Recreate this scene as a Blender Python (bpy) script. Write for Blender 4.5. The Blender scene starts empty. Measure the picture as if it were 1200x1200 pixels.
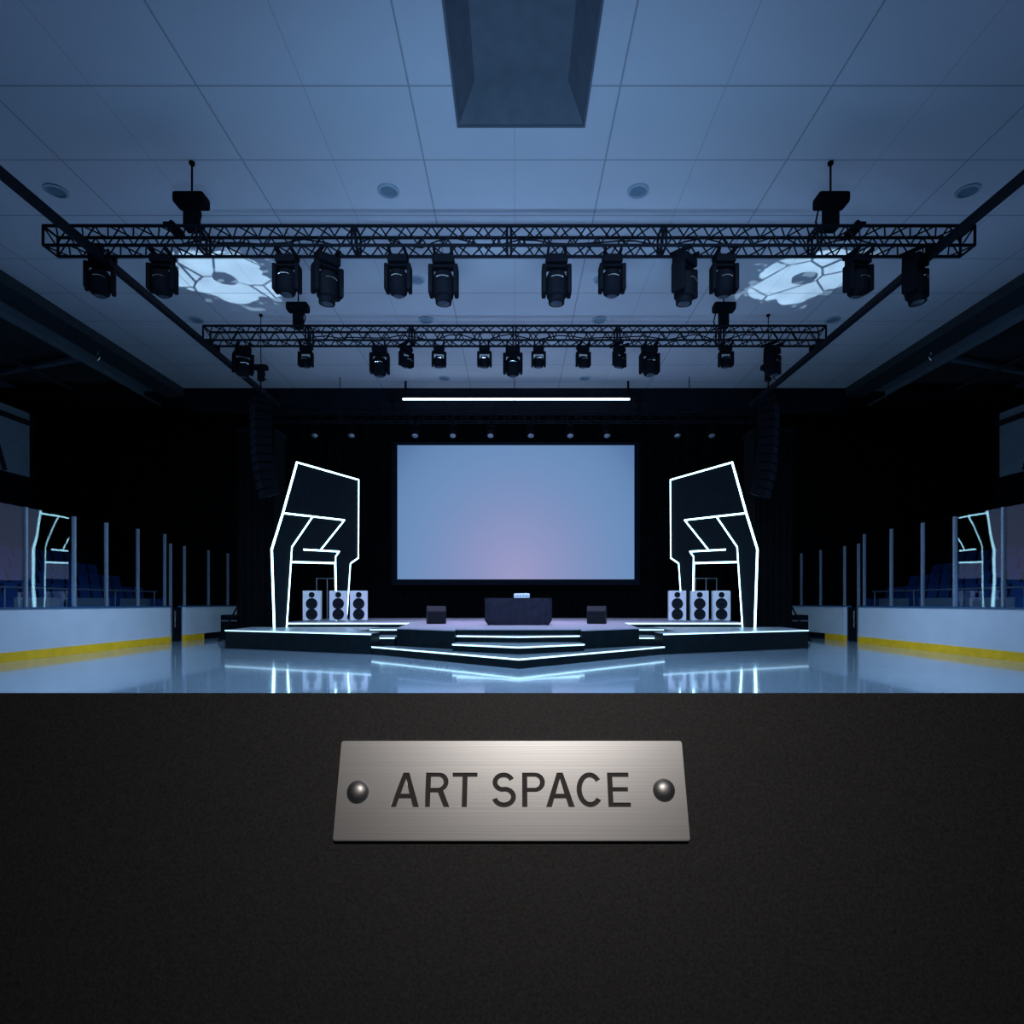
import bpy, bmesh, math, random
from mathutils import Vector, Matrix
random.seed(7)
S = bpy.context.scene
C = S.collection
PI = math.pi
CAMH = 1.2

# ------------------------------------------------------------ camera
cam = bpy.data.cameras.new('camera'); co = bpy.data.objects.new('camera', cam); C.objects.link(co)
co.location = (0, 0, CAMH); co.rotation_euler = (PI/2, 0, 0)
cam.sensor_width = 36; cam.lens = 21.0; cam.shift_x = -0.0025; cam.shift_y = 0.0883
cam.clip_start = 0.02; cam.clip_end = 200
S.camera = co
S.view_settings.view_transform = 'Standard'; S.view_settings.look = 'None'
S.view_settings.exposure = 0.0; S.view_settings.gamma = 1.0
S.view_settings.use_curve_mapping = False

# ------------------------------------------------------------ world and lights
w = bpy.data.worlds.new('world'); S.world = w; w.use_nodes = True
bg = w.node_tree.nodes['Background']; bg.inputs[0].default_value = (0.10, 0.28, 0.70, 1); bg.inputs[1].default_value = 0.006

def aim(o, target):
    d = Vector(target) - o.location
    o.rotation_euler = d.to_track_quat('-Z', 'Y').to_euler()

def area(name, loc, target, sx, sy, power, col, spread=180):
    l = bpy.data.lights.new(name, 'AREA'); l.shape = 'RECTANGLE'; l.size = sx; l.size_y = sy
    l.energy = power; l.color = col; l.spread = math.radians(spread)
    o = bpy.data.objects.new(name, l); C.objects.link(o); o.location = loc; aim(o, target)
    return o

BLUE = (0.30, 0.60, 1.0)
# added fill hidden low beyond the parapet, brightening the middle of the ceiling
area('uplight_batten', (0, 1.6, 0.35), (0, 16.0, 9.2), 4.0, 0.3, 150, (0.33, 0.61, 1.0), 62)
# weaker ceiling fills added out of sight behind the rink boards
area('uplight_wash_left', (-11.0, 13.5, 0.75), (1.0, 14.5, 9.2), 0.35, 10, 42, (0.30, 0.58, 1.0), 100)
area('uplight_wash_right', (11.0, 13.5, 0.75), (-1.0, 14.5, 9.2), 0.35, 10, 42, (0.30, 0.58, 1.0), 100)
# added fill above the frame, brightening the floor and rink boards
area('house_wash', (0, 5.6, 9.0), (0, 12.5, 0.0), 12, 1.0, 1050, (0.42, 0.65, 1.0), 90)
# pair of fills added at truss height to brighten the rink boards
area('board_wash_left', (-2.5, 11.3, 7.3), (-10.2, 14.8, 0.3), 0.8, 0.4, 38, (0.45, 0.66, 1.0), 50)
area('board_wash_right', (2.5, 11.3, 7.3), (10.2, 14.8, 0.3), 0.8, 0.4, 38, (0.45, 0.66, 1.0), 50)
# dim blue fill added over each stand so the seats show
area('stand_light_left', (-16.0, 14.0, 8.3), (-15.0, 16, 1), 3, 10, 70, (0.25, 0.55, 1.0), 140)
area('stand_light_right', (16.0, 14.0, 8.3), (15.0, 16, 1), 3, 10, 70, (0.25, 0.55, 1.0), 140)
# stage wash from the grid
area('stage_wash', (0, 16.5, 8.0), (0, 17.5, 0.6), 7, 2.5, 260, (0.66, 0.60, 1.0), 75)
# unseen small warm lamp above the camera, lighting the nameplate
area('plate_light', (0.06, -0.10, 1.62), (0.03, 0.52, 1.08), 0.22, 0.08, 1.35, (1.0, 0.95, 0.92), 120)

# ------------------------------------------------------------ materials
def nodes(m):
    m.use_nodes = True
    return m.node_tree.nodes, m.node_tree.links
def mat(name, col, rough=0.5, metal=0.0, noise=0.0, nscale=20, bump=0.0, emit=None, estr=0, coat=0, spec=0.5, stretch=None):
    m = bpy.data.materials.new(name); n, l = nodes(m)
    b = n['Principled BSDF']
    b.inputs['Base Color'].default_value = (*col, 1); b.inputs['Roughness'].default_value = rough
    b.inputs['Metallic'].default_value = metal; b.inputs['Coat Weight'].default_value = coat
    b.inputs['Specular IOR Level'].default_value = spec
    if emit:
        b.inputs['Emission Color'].default_value = (*emit, 1); b.inputs['Emission Strength'].default_value = estr
    if noise or bump:
        tc = n.new('ShaderNodeTexCoord'); mp = n.new('ShaderNodeMapping'); nz = n.new('ShaderNodeTexNoise')
        if stretch: mp.inputs['Scale'].default_value = stretch
        nz.inputs['Scale'].default_value = nscale; nz.inputs['Detail'].default_value = 6
        l.new(tc.outputs['Object'], mp.inputs[0]); l.new(mp.outputs[0], nz.inputs[0])
        if noise:
            cr = n.new('ShaderNodeValToRGB')
            cr.color_ramp.elements[0].position = 0.3; cr.color_ramp.elements[1].position = 0.7
            cr.color_ramp.elements[0].color = (*[c*(1-noise) for c in col], 1)
            cr.color_ramp.elements[1].color = (*[min(1, c*(1+noise)) for c in col], 1)
            l.new(nz.outputs[0], cr.inputs[0]); l.new(cr.outputs[0], b.inputs['Base Color'])
        if bump:
            bp = n.new('ShaderNodeBump'); bp.inputs['Strength'].default_value = bump; bp.inputs['Distance'].default_value = 0.01
            l.new(nz.outputs[0], bp.inputs['Height']); l.new(bp.outputs[0], b.inputs['Normal'])
    return m

M = {}
M['black'] = mat('black_powder_coat', (0.004, 0.005, 0.008), 0.75, noise=0.3, spec=0.05)
M['truss'] = mat('truss_black', (0.004, 0.006, 0.011), 0.6, noise=0.3, spec=0.1)
M['drape'] = mat('black_drape', (0.002, 0.0028, 0.004), 0.95, noise=0.4, nscale=6, spec=0.05)
M['fascia'] = mat('stage_fascia_black', (0.004, 0.008, 0.010), 0.45, noise=0.3, nscale=4, spec=0.06)
M['deck'] = mat('stage_deck', (0.30, 0.29, 0.34), 0.45, noise=0.08, nscale=3)
M['tread'] = mat('step_tread', (0.07, 0.10, 0.12), 0.35, noise=0.1, nscale=3)
M['wingtop'] = mat('platform_top', (0.24, 0.28, 0.31), 0.35, noise=0.08, nscale=3)
M['neon'] = mat('neon_white', (0.8, 0.9, 1.0), 0.3, noise=0.02, emit=(0.42, 0.82, 1.0), estr=6.5)
M['strip'] = mat('led_strip', (0.8, 0.9, 1.0), 0.3, noise=0.02, emit=(0.50, 0.82, 0.95), estr=1.35)
M['bar'] = mat('tube_light', (0.9, 0.9, 1.0), 0.3, noise=0.02, emit=(0.72, 0.92, 1.0), estr=4.0)
M['panel'] = mat('neon_backing', (0.004, 0.011, 0.015), 0.6, noise=0.15, nscale=3, spec=0.1)  # dark teal stands in for the glow inside the neon outline
M['board'] = mat('rink_board_white', (0.56, 0.60, 0.66), 0.35, noise=0.04, nscale=2)
M['yellow'] = mat('kick_yellow', (0.90, 0.50, 0.01), 0.4, noise=0.1, nscale=4)
M['cap'] = mat('rail_blue', (0.02, 0.08, 0.18), 0.4, noise=0.1)
M['post'] = mat('glass_post', (0.30, 0.36, 0.44), 0.35, metal=0.6, noise=0.1)
M['rail'] = mat('handrail_steel', (0.25, 0.29, 0.34), 0.4, metal=0.6, noise=0.1)
M['concrete'] = mat('stand_concrete', (0.07, 0.08, 0.10), 0.8, noise=0.2, nscale=4)
M['seat'] = mat('seat_blue', (0.015, 0.07, 0.25), 0.45, noise=0.1)
M['darkwall'] = mat('dark_wall', (0.006, 0.008, 0.014), 0.9, noise=0.3, nscale=2, spec=0.1)
M['palewall'] = mat('upper_wall_pale', (0.45, 0.55, 0.68), 0.8, noise=0.1, nscale=2)
M['beam'] = mat('ceiling_beam', (0.020, 0.030, 0.040), 0.7, noise=0.2, nscale=4)
M['hatch'] = mat('hatch_lining', (0.10, 0.12, 0.15), 0.8, noise=0.1, nscale=4)
M['soffit'] = mat('soffit_grey', (0.12, 0.16, 0.20), 0.8, noise=0.15, nscale=3)
M['roof'] = mat('side_roof', (0.030, 0.036, 0.042), 0.9, noise=0.6, nscale=0.5)
M['speaker'] = mat('speaker_white', (0.72, 0.72, 0.80), 0.4, noise=0.03)
M['cone'] = mat('speaker_cone', (0.006, 0.008, 0.014), 0.6, noise=0.2, spec=0.1)
M['mon'] = mat('monitor_black', (0.014, 0.014, 0.019), 0.7, noise=0.2, nscale=40, spec=0.15)
M['grille'] = mat('monitor_grille', (0.007, 0.007, 0.010), 0.7, noise=0.4, nscale=90, spec=0.1)
M['cloth'] = mat('table_cloth', (0.016, 0.016, 0.028), 0.85, noise=0.2, nscale=8, spec=0.1)
M['silver'] = mat('silver_case', (0.65, 0.65, 0.72), 0.35, metal=0.3, noise=0.03)
M['headlens'] = mat('head_lens', (0.03, 0.04, 0.06), 0.3, noise=0.1, spec=0.3)
M['lens'] = mat('fixture_lens', (0.30, 0.34, 0.40), 0.15, metal=0.4, noise=0.1)
M['chrome'] = mat('fixture_trim', (0.65, 0.65, 0.62), 0.25, metal=0.9, noise=0.05)  # also colours the modelled highlight arcs of the moving heads
M['frameb'] = mat('screen_frame', (0.003, 0.007, 0.014), 0.7, noise=0.2, spec=0.08)
M['downlight'] = mat('downlight_ring', (0.30, 0.38, 0.45), 0.4, noise=0.05)
M['downglass'] = mat('downlight_glass', (0.14, 0.21, 0.28), 0.3, noise=0.1)
M['steelmesh'] = mat('array_grille', (0.014, 0.018, 0.026), 0.5, noise=0.4, nscale=60, spec=0.2)

# brushed steel
def brushed():
    m = bpy.data.materials.new('brushed_steel'); n, l = nodes(m); b = n['Principled BSDF']
    b.inputs['Metallic'].default_value = 1.0
    tc = n.new('ShaderNodeTexCoord'); mp = n.new('ShaderNodeMapping'); mp.inputs['Scale'].default_value = (3, 900, 900)
    nz = n.new('ShaderNodeTexNoise'); nz.inputs['Scale'].default_value = 1.0; nz.inputs['Detail'].default_value = 4
    l.new(tc.outputs['Object'], mp.inputs[0]); l.new(mp.outputs[0], nz.inputs[0])
    cr = n.new('ShaderNodeValToRGB'); cr.color_ramp.elements[0].color = (0.66, 0.64, 0.625, 1); cr.color_ramp.elements[1].color = (0.76, 0.74, 0.72, 1)
    l.new(nz.outputs[0], cr.inputs[0]); l.new(cr.outputs[0], b.inputs['Base Color'])
    b.inputs['Roughness'].default_value = 0.42
    bp = n.new('ShaderNodeBump'); bp.inputs['Strength'].default_value = 0.04; bp.inputs['Distance'].default_value = 0.001
    l.new(nz.outputs[0], bp.inputs['Height']); l.new(bp.outputs[0], b.inputs['Normal'])
    return m
M['steel'] = brushed()
M['screw'] = mat('screw_steel', (0.50, 0.48, 0.46), 0.45, metal=1.0, noise=0.1, nscale=300)
M['ink'] = mat('engraved_black', (0.020, 0.016, 0.014), 0.6, noise=0.1)
M['parapet'] = mat('parapet_black', (0.030, 0.029, 0.029), 0.62, noise=0.35, nscale=420, bump=0.08, spec=0.25)

def glass():
    m = bpy.data.materials.new('rink_glass'); n, l = nodes(m); n.remove(n['Principled BSDF'])
    out = n['Material Output']
    t = n.new('ShaderNodeBsdfTransparent'); t.inputs[0].default_value = (0.86, 0.93, 0.98, 1)
    g = n.new('ShaderNodeBsdfGlossy'); g.inputs['Roughness'].default_value = 0.0
    fr = n.new('ShaderNodeFresnel'); fr.inputs[0].default_value = 1.6
    ge = n.new('ShaderNodeNewGeometry'); ri = n.new('ShaderNodeMapRange'); ri.inputs[3].default_value = 1.6; ri.inputs[4].default_value = 1/1.6
    l.new(ge.outputs['Backfacing'], ri.inputs[0]); l.new(ri.outputs[0], fr.inputs[0])
    mx = n.new('ShaderNodeMixShader')
    tc = n.new('ShaderNodeTexCoord'); nz = n.new('ShaderNodeTexNoise'); nz.inputs['Scale'].default_value = 0.9; nz.inputs['Detail'].default_value = 1
    bp = n.new('ShaderNodeBump'); bp.inputs['Strength'].default_value = 0.12; bp.inputs['Distance'].default_value = 0.03
    l.new(tc.outputs['Object'], nz.inputs[0]); l.new(nz.outputs[0], bp.inputs['Height']); l.new(bp.outputs[0], g.inputs['Normal'])
    l.new(fr.outputs[0], mx.inputs[0]); l.new(t.outputs[0], mx.inputs[1]); l.new(g.outputs[0], mx.inputs[2]); l.new(mx.outputs[0], out.inputs[0])
    return m
M['glass'] = glass()

def floor_mat():
    m = mat('polished_floor', (0.30, 0.40, 0.48), 0.10, noise=0.06, nscale=0.6, spec=0.9, coat=0.6)
    n, l = m.node_tree.nodes, m.node_tree.links; b = n['Principled BSDF']
    b.inputs['Coat Roughness'].default_value = 0.05
    tc = n.new('ShaderNodeTexCoord'); nz = n.new('ShaderNodeTexNoise'); nz.inputs['Scale'].default_value = 2.2; nz.inputs['Detail'].default_value = 5
    mr = n.new('ShaderNodeMapRange'); mr.inputs[3].default_value = 0.07; mr.inputs[4].default_value = 0.17
    l.new(tc.outputs['Object'], nz.inputs[0]); l.new(nz.outputs[0], mr.inputs[0]); l.new(mr.outputs[0], b.inputs['Roughness'])
    bp = n.new('ShaderNodeBump'); bp.inputs['Strength'].default_value = 0.05; bp.inputs['Distance'].default_value = 0.01
    l.new(nz.outputs[0], bp.inputs['Height']); l.new(bp.outputs[0], b.inputs['Normal'])
    return m
M['floor'] = floor_mat()

def ceiling_mat():
    m = bpy.data.materials.new('ceiling_panels'); n, l = nodes(m); b = n['Principled BSDF']
    b.inputs['Roughness'].default_value = 0.6
    tc = n.new('ShaderNodeTexCoord'); sp = n.new('ShaderNodeSeparateXYZ'); l.new(tc.outputs['Object'], sp.inputs[0])
    def mth(op, a, bb=None):
        x = n.new('ShaderNodeMath'); x.operation = op
        for i, v in enumerate((a, bb)):
            if v is None: continue
            if isinstance(v, (int, float)): x.inputs[i].default_value = v
            else: l.new(v, x.inputs[i])
        return x.outputs[0]
    def line(c, off, period, wd):
        a = mth('ADD', c, off + period*0.5 + 40*period); f = mth('PINGPONG', mth('SUBTRACT', a, period*0.5), period*0.5)
        return mth('LESS_THAN', f, wd)
    lx = line(sp.outputs[0], 0, 1.64, 0.009)
    lxb = line(sp.outputs[0], 1.64, 3.28, 0.014)
    ly = line(sp.outputs[1], -10.8, 1.55, 0.018)
    tot = mth('MAXIMUM', mth('MAXIMUM', mth('MULTIPLY', lx, 0.3), mth('MULTIPLY', lxb, 0.6)), mth('MULTIPLY', ly, 0.5))
    nz = n.new('ShaderNodeTexNoise'); nz.inputs['Scale'].default_value = 0.35; nz.inputs['Detail'].default_value = 3
    l.new(tc.outputs['Object'], nz.inputs[0])
    cr = n.new('ShaderNodeValToRGB'); cr.color_ramp.elements[0].color = (0.44, 0.47, 0.52, 1); cr.color_ramp.elements[1].color = (0.58, 0.60, 0.66, 1)
    l.new(nz.outputs[0], cr.inputs[0])
    mx = n.new('ShaderNodeMix'); mx.data_type = 'RGBA'; mx.inputs[7].default_value = (0.10, 0.12, 0.16, 1)
    l.new(tot, mx.inputs[0]); l.new(cr.outputs[0], mx.inputs[6]); l.new(mx.outputs[2], b.inputs['Base Color'])
    return m
M['ceiling'] = ceiling_mat()

def screen_mat():
    m = bpy.data.materials.new('screen_image'); n, l = nodes(m); n.remove(n['Principled BSDF'])
    e = n.new('ShaderNodeEmission'); l.new(e.outputs[0], n['Material Output'].inputs[0]); e.inputs[1].default_value = 0.98
    tc = n.new('ShaderNodeTexCoord'); mp = n.new('ShaderNodeMapping')
    mp.inputs['Scale'].default_value = (1/4.6, 1, 1/5.2); l.new(tc.outputs['Object'], mp.inputs[0])
    ln = n.new('ShaderNodeVectorMath'); ln.operation = 'LENGTH'
    l.new(mp.outputs[0], ln.inputs[0])
    cr = n.new('ShaderNodeValToRGB'); r = cr.color_ramp
    r.interpolation = 'B_SPLINE'
    r.elements[0].position = 0.0; r.elements[0].color = (0.35, 0.34, 0.58, 1)
    r.elements[1].position = 1.0; r.elements[1].color = (0.09, 0.17, 0.36, 1)
    for p, c in ((0.2, (0.28, 0.31, 0.56)), (0.42, (0.21, 0.29, 0.53)), (0.65, (0.155, 0.28, 0.52)), (0.85, (0.135, 0.26, 0.48))):
        x = r.elements.new(p); x.color = (*c, 1)
    dv = n.new('ShaderNodeMath'); dv.operation = 'DIVIDE'; dv.inputs[1].default_value = 1.42
    l.new(ln.outputs['Value'], dv.inputs[0]); l.new(dv.outputs[0], cr.inputs[0])
    l.new(cr.outputs[0], e.inputs[0])
    return m
M['screen'] = screen_mat()

# ------------------------------------------------------------ helpers
def box(bm, x0, x1, y0, y1, z0, z1, bevel=0):
    vs = [bm.verts.new(p) for p in ((x0,y0,z0),(x1,y0,z0),(x1,y1,z0),(x0,y1,z0),(x0,y0,z1),(x1,y0,z1),(x1,y1,z1),(x0,y1,z1))]
    fs = [bm.faces.new([vs[i] for i in f]) for f in ((3,2,1,0),(4,5,6,7),(0,1,5,4),(1,2,6,5),(2,3,7,6),(3,0,4,7))]
    if bevel:
        es = set(e for f in fs for e in f.edges)
        bmesh.ops.bevel(bm, geom=list(es), offset=bevel, segments=2, affect='EDGES', profile=0.6)
    return bm
def tube(bm, a, b, r, seg=8, r2=None):
    a, b = Vector(a), Vector(b); d = b-a; L = d.length
    mt = Matrix.Translation((a+b)/2) @ d.to_track_quat('Z', 'Y').to_matrix().to_4x4()
    bmesh.ops.create_cone(bm, cap_ends=True, segments=seg, radius1=r, radius2=r if r2 is None else r2, depth=L, matrix=mt)
    return bm
def path(bm, pts, r, seg=8):
    for a, b in zip(pts, pts[1:]): tube(bm, a, b, r, seg)
    for p in pts[1:-1]: bmesh.ops.create_uvsphere(bm, u_segments=seg, v_segments=6, radius=r, matrix=Matrix.Translation(p))
    return bm
def lathe(bm, prof, seg=20, mtx=Matrix()):
    rings = []
    for r, z in prof:
        if r < 1e-6: rings.append([bm.verts.new(mtx @ Vector((0,0,z)))])
        else: rings.append([bm.verts.new(mtx @ Vector((r*math.cos(2*PI*k/seg), r*math.sin(2*PI*k/seg), z))) for k in range(seg)])
    for A, B in zip(rings, rings[1:]):
        for k in range(seg):
            k2 = (k+1) % seg
            if len(A) == 1 and len(B) == 1: continue
            if len(A) == 1: bm.faces.new((A[0], B[k], B[k2]))
            elif len(B) == 1: bm.faces.new((A[k], A[k2], B[0]))
            else: bm.faces.new((A[k], A[k2], B[k2], B[k]))
    return bm
def prism(bm, poly, z0, z1):
    a = [bm.verts.new((x, y, z0)) for x, y in poly]; b = [bm.verts.new((x, y, z1)) for x, y in poly]
    bm.faces.new(a[::-1]); bm.faces.new(b); n = len(poly)
    for i in range(n): bm.faces.new((a[i], a[(i+1)%n], b[(i+1)%n], b[i]))
    return bm
def extr(bm, pts, off):   # polygon of 3D points extruded along off
    a = [bm.verts.new(p) for p in pts]; b = [bm.verts.new(Vector(p)+Vector(off)) for p in pts]
    bm.faces.new(a); bm.faces.new(b[::-1]); n = len(pts)
    for i in range(n): bm.faces.new((a[i], b[i], b[(i+1)%n], a[(i+1)%n]))
    return bm
def B(): return bmesh.new()
def obj(name, bm, m, parent=None, smooth=False, kind=None, label=None, loc=None):
    bmesh.ops.recalc_face_normals(bm, faces=bm.faces)
    me = bpy.data.meshes.new(name); bm.to_mesh(me); bm.free()
    if smooth:
        for p in me.polygons: p.use_smooth = True
        me.set_sharp_from_angle(angle=math.radians(40))
    o = bpy.data.objects.new(name, me); C.objects.link(o)
    ms = m if isinstance(m, (list, tuple)) else [m]
    for x in ms: me.materials.append(x)
    if parent: o.parent = parent
    if kind: o['kind'] = kind
    if label: o['label'] = label
    if loc: o.location = loc
    return o
def thing(name, label, cat, loc=(0,0,0), rz=0, group=None):
    o = bpy.data.objects.new(name, None); C.objects.link(o); o.location = loc; o.rotation_euler = (0,0,rz)
    o.empty_display_size = 0.1
    o['label'] = label; o['category'] = cat
    if group: o['group'] = group
    return o
def dup(root, loc, rz=None, label=None):
    r = root.copy(); C.objects.link(r); r.location = loc
    if rz is not None: r.rotation_euler = (0,0,rz)
    if label: r['label'] = label
    for ch in list(root.children):
        c = ch.copy(); C.objects.link(c); c.parent = r
        for g in list(ch.children):
            d = g.copy(); C.objects.link(d); d.parent = c
    return r
def struct(name, bm, m, parent=None, **k): return obj(name, bm, m, parent, kind='structure', **k)
ORD = ['first','second','third','fourth','fifth','sixth','seventh','eighth','ninth','tenth','eleventh','twelfth','thirteenth']
SIDE = {-1: 'left', 1: 'right'}

# ------------------------------------------------------------ room
HC = 9.2
bm = B(); box(bm, -20, 20, -8, 26, -0.2, 0); struct('floor', bm, M['floor'])
# ceiling slab with a coffered opening
bm = B(); hx0, hx1, hy0, hy1 = -0.93, 1.15, 7.9, 10.0
box(bm, -12.35, hx0, -8, 22.3, HC, HC+0.9); box(bm, hx1, 12.35, -8, 22.3, HC, HC+0.9)
box(bm, hx0, hx1, -8, hy0, HC, HC+0.9); box(bm, hx0, hx1, hy1, 22.3, HC, HC+0.9)
struct('ceiling', bm, M['ceiling'])
bm = B(); d = 0.5; t = 0.28
a = [(hx0,hy0),(hx1,hy0),(hx1,hy1),(hx0,hy1)]; b = [(hx0+t,hy0+t),(hx1-t,hy0+t),(hx1-t,hy1-t),(hx0+t,hy1-t)]
va = [bm.verts.new((x,y,HC)) for x,y in a]; vb = [bm.verts.new((x,y,HC+d)) for x,y in b]
for i in range(4): bm.faces.new((va[i], va[(i+1)%4], vb[(i+1)%4], vb[i]))
bm.faces.new(vb)
cf = thing('ceiling_hatch', 'dark recessed square hatch with splayed sides in the ceiling above the front truss', 'hatch', (0,0,0))
obj('hatch_lining', bm, M['hatch'], cf)
bm = B()
for (x0,x1,y0,y1) in ((hx0,hx1,hy1-.0,hy1+.035),(hx0,hx1,hy0-.035,hy0),(hx0-.035,hx0,hy0-.035,hy1+.035),(hx1,hx1+.035,hy0-.035,hy1+.035)):
    box(bm, x0,x1,y0,y1,HC-.03,HC)
obj('hatch_rim', bm, M['hatch'], cf)
# header closing the ceiling above the stage
bm = B(); box(bm, -12.35, 12.35, 22.3, 22.5, 8.3, HC+0.9); struct('trim_1', bm, M['darkwall'])
bm = B(); box(bm, -20, 20, 24.6, 24.8, 0, 11); struct('wall_back', bm, M['darkwall'])
for s in (-1, 1):
    n = 1 if s < 0 else 2
    def bx(bm, a, b_, *r):
        x0, x1 = sorted((s*a, s*b_)); box(bm, x0, x1, *r)
    bm = B(); bx(bm, 19.0, 19.2, -8, 24.6, 0, 6.1); bx(bm, 19.0, 19.2, 23.4, 24.6, 6.1, 11); struct('wall_'+SIDE[s], bm, M['darkwall'])
    bm = B(); bx(bm, 19.0, 19.2, -8, 23.4, 6.1, 8.6); bx(bm, 18.93, 19.0, 20.2, 20.6, 6.1, 8.6); struct('wall_upper_'+SIDE[s], bm, M['palewall'])
    # diagonal brace on the upper wall
    bm = B(); tube(bm, (s*18.85, 21.3, 8.4), (s*18.85, 22.1, 6.1), 0.07); bx(bm, 18.8, 19.0, 15, 23.4, 8.1, 8.25)
    struct('trim_%d' % (n+1), bm, M['beam'])
    # side girder, soffit and dark side roof
    bm = B(); bx(bm, 12.35, 13.15, -8, 22.5, HC-0.28, HC+0.5); struct('ceiling_girder_'+SIDE[s], bm, M['beam'])
    bm = B(); bx(bm, 13.15, 13.95, -8, 22.5, HC-0.05, HC+0.5); struct('ceiling_soffit_'+SIDE[s], bm, M['soffit'])
    bm = B(); bx(bm, 13.95, 14.03, -8, 24.6, HC-0.22, HC+0.5)
    struct('trim_%d' % (n+3), bm, M['soffit'])
    bm = B(); bx(bm, 14.03, 19.2, -8, 24.6, HC+.32, HC+.5); struct('ceiling_'+SIDE[s], bm, M['roof'])
    for k, y in enumerate((9.0, 12.6, 16.2, 19.8)):
        r = thing('rafter', 'dark diagonal roof rafter over the %s stand, %s from the camera' % (SIDE[s], ORD[k]), 'roof beam', (0,0,0))
        bm = B(); tube(bm, (s*14.1,y,HC+.15), (s*18.8,y+1.6,HC+.15), 0.12, 6); obj('girt', bm, M['soffit'], r)
        bm = B(); tube(bm, (s*16.6,y-.9,HC), (s*16.6,y+2.6,HC), 0.06, 6); obj('purlin', bm, M['beam'], r)
bm = B(); box(bm, -20, 20, 22.5, 24.8, 9.0, 9.3); struct('ceiling_back', bm, M['darkwall'])

# small wire fixings on the girders
for s in (-1,1):
    for k, y in enumerate((13.55, 18.3)):
        o = thing('beam_hook', 'small pale hook fixed to the dark %s ceiling girder, %s one' % (SIDE[s], 'nearer' if k == 0 else 'farther'), 'hook', (s*12.75, y, HC-0.28))
        bm = B(); path(bm, [Vector((0,0,0)), Vector((0.03*s,0,-.12)), Vector((-.05*s,.02,-.2)), Vector((.04*s,.02,-.3)), Vector((0,0,-.36))], 0.012, 6); obj('wire', bm, M['chrome'], o)
        bm = B(); lathe(bm, [(0,0),(.05,0),(.05,-.03),(0,-.03)], 10); obj('mount', bm, M['beam'], o)

# recessed ceiling downlights
def downlight(label):
    o = thing('ceiling_downlight', label, 'ceiling light', (0,0,HC))
    bm = B(); lathe(bm, [(0.21,0),(0.21,-0.025),(0.165,-0.035),(0.155,-0.01),(0.155,0)], 28); obj('trim_ring', bm, M['downlight'], o, smooth=True)
    bm = B(); lathe(bm, [(0,-.012),(.15,-.012),(.15,0),(0,0)], 28); obj('lens', bm, M['downglass'], o)
    return o
d0 = None
spots = [(-8.9,11.6,'far left of the front row'),(-2.45,11.6,'left of the hatch above the front truss'),(2.4,11.6,'right of the hatch above the front truss'),(8.8,11.6,'far right of the front row'),
 (-2.43,14.8,'left, just behind the front truss lights'),(2.16,14.8,'right, just behind the front truss lights'),
 (-9.0,16.9,'far left beyond the left light pattern'),(-2.5,16.9,'left of centre just before the middle truss'),(2.4,16.9,'right of centre just before the middle truss'),(9.0,16.9,'far right beyond the right light pattern'),
 (-2.5,21.3,'left, in the row nearest the screen'),(2.5,21.3,'right, in the row nearest the screen')]
for x,y,t_ in spots:
    lb = 'round recessed ceiling downlight, ' + t_
    if d0 is None: d0 = downlight(lb); d0.location = (x,y,HC); d0['group'] = 'ceiling downlights'
    else: dup(d0, (x,y,HC), label=lb)

# ------------------------------------------------------------ backdrop and screen
def curtain(bm, x0, x1, y, z0, z1, amp=0.06, per=0.35):
    n = max(2, int((x1-x0)/0.06)); pts = []
    for i in range(n+1):
        x = x0+(x1-x0)*i/n; pts.append((x, y+amp*math.sin(2*PI*x/per)+0.3*amp*math.sin(2*PI*x/1.7)))
    lo = [bm.verts.new((x,yy,z0)) for x,yy in pts]; hi = [bm.verts.new((x,yy,z1)) for x,yy in pts]
    lo2 = [bm.verts.new((x,yy+.02,z0)) for x,yy in pts]; hi2 = [bm.verts.new((x,yy+.02,z1)) for x,yy in pts]
    for i in range(n):
        bm.faces.new((lo[i],lo[i+1],hi[i+1],hi[i])); bm.faces.new((lo2[i+1],lo2[i],hi2[i],hi2[i+1]))
        bm.faces.new((hi[i],hi[i+1],hi2[i+1],hi2[i])); bm.faces.new((lo[i+1],lo[i],lo2[i],lo2[i+1]))
    bm.faces.new((lo[0],hi[0],hi2[0],lo2[0])); bm.faces.new((lo[n],lo2[n],hi2[n],hi[n]))
    return bm
for nm, x0, x1, y, z0, lb in (('stage_curtain', -8.4, 8.4, 23.9, 0.0, 'wide black pleated backdrop curtain hanging behind the screen'),
                              ('stage_curtain', -18.8, -8.5, 23.6, 0.0, 'black side curtain left of the stage beyond the rink boards'),
                              ('stage_curtain', 8.5, 18.8, 23.6, 0.0, 'black side curtain right of the stage beyond the rink boards')):
    r = thing(nm, lb, 'curtain', ((x0+x1)/2, y, z0))
    bm = B(); curtain(bm, x0-(x0+x1)/2, x1-(x0+x1)/2, 0, 0.02, 8.9); obj('drape', bm, M['drape'], r)
    bm = B(); tube(bm, (x0-(x0+x1)/2,0,8.93), (x1-(x0+x1)/2,0,8.93), .03); obj('curtain_rail', bm, M['black'], r)

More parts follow.
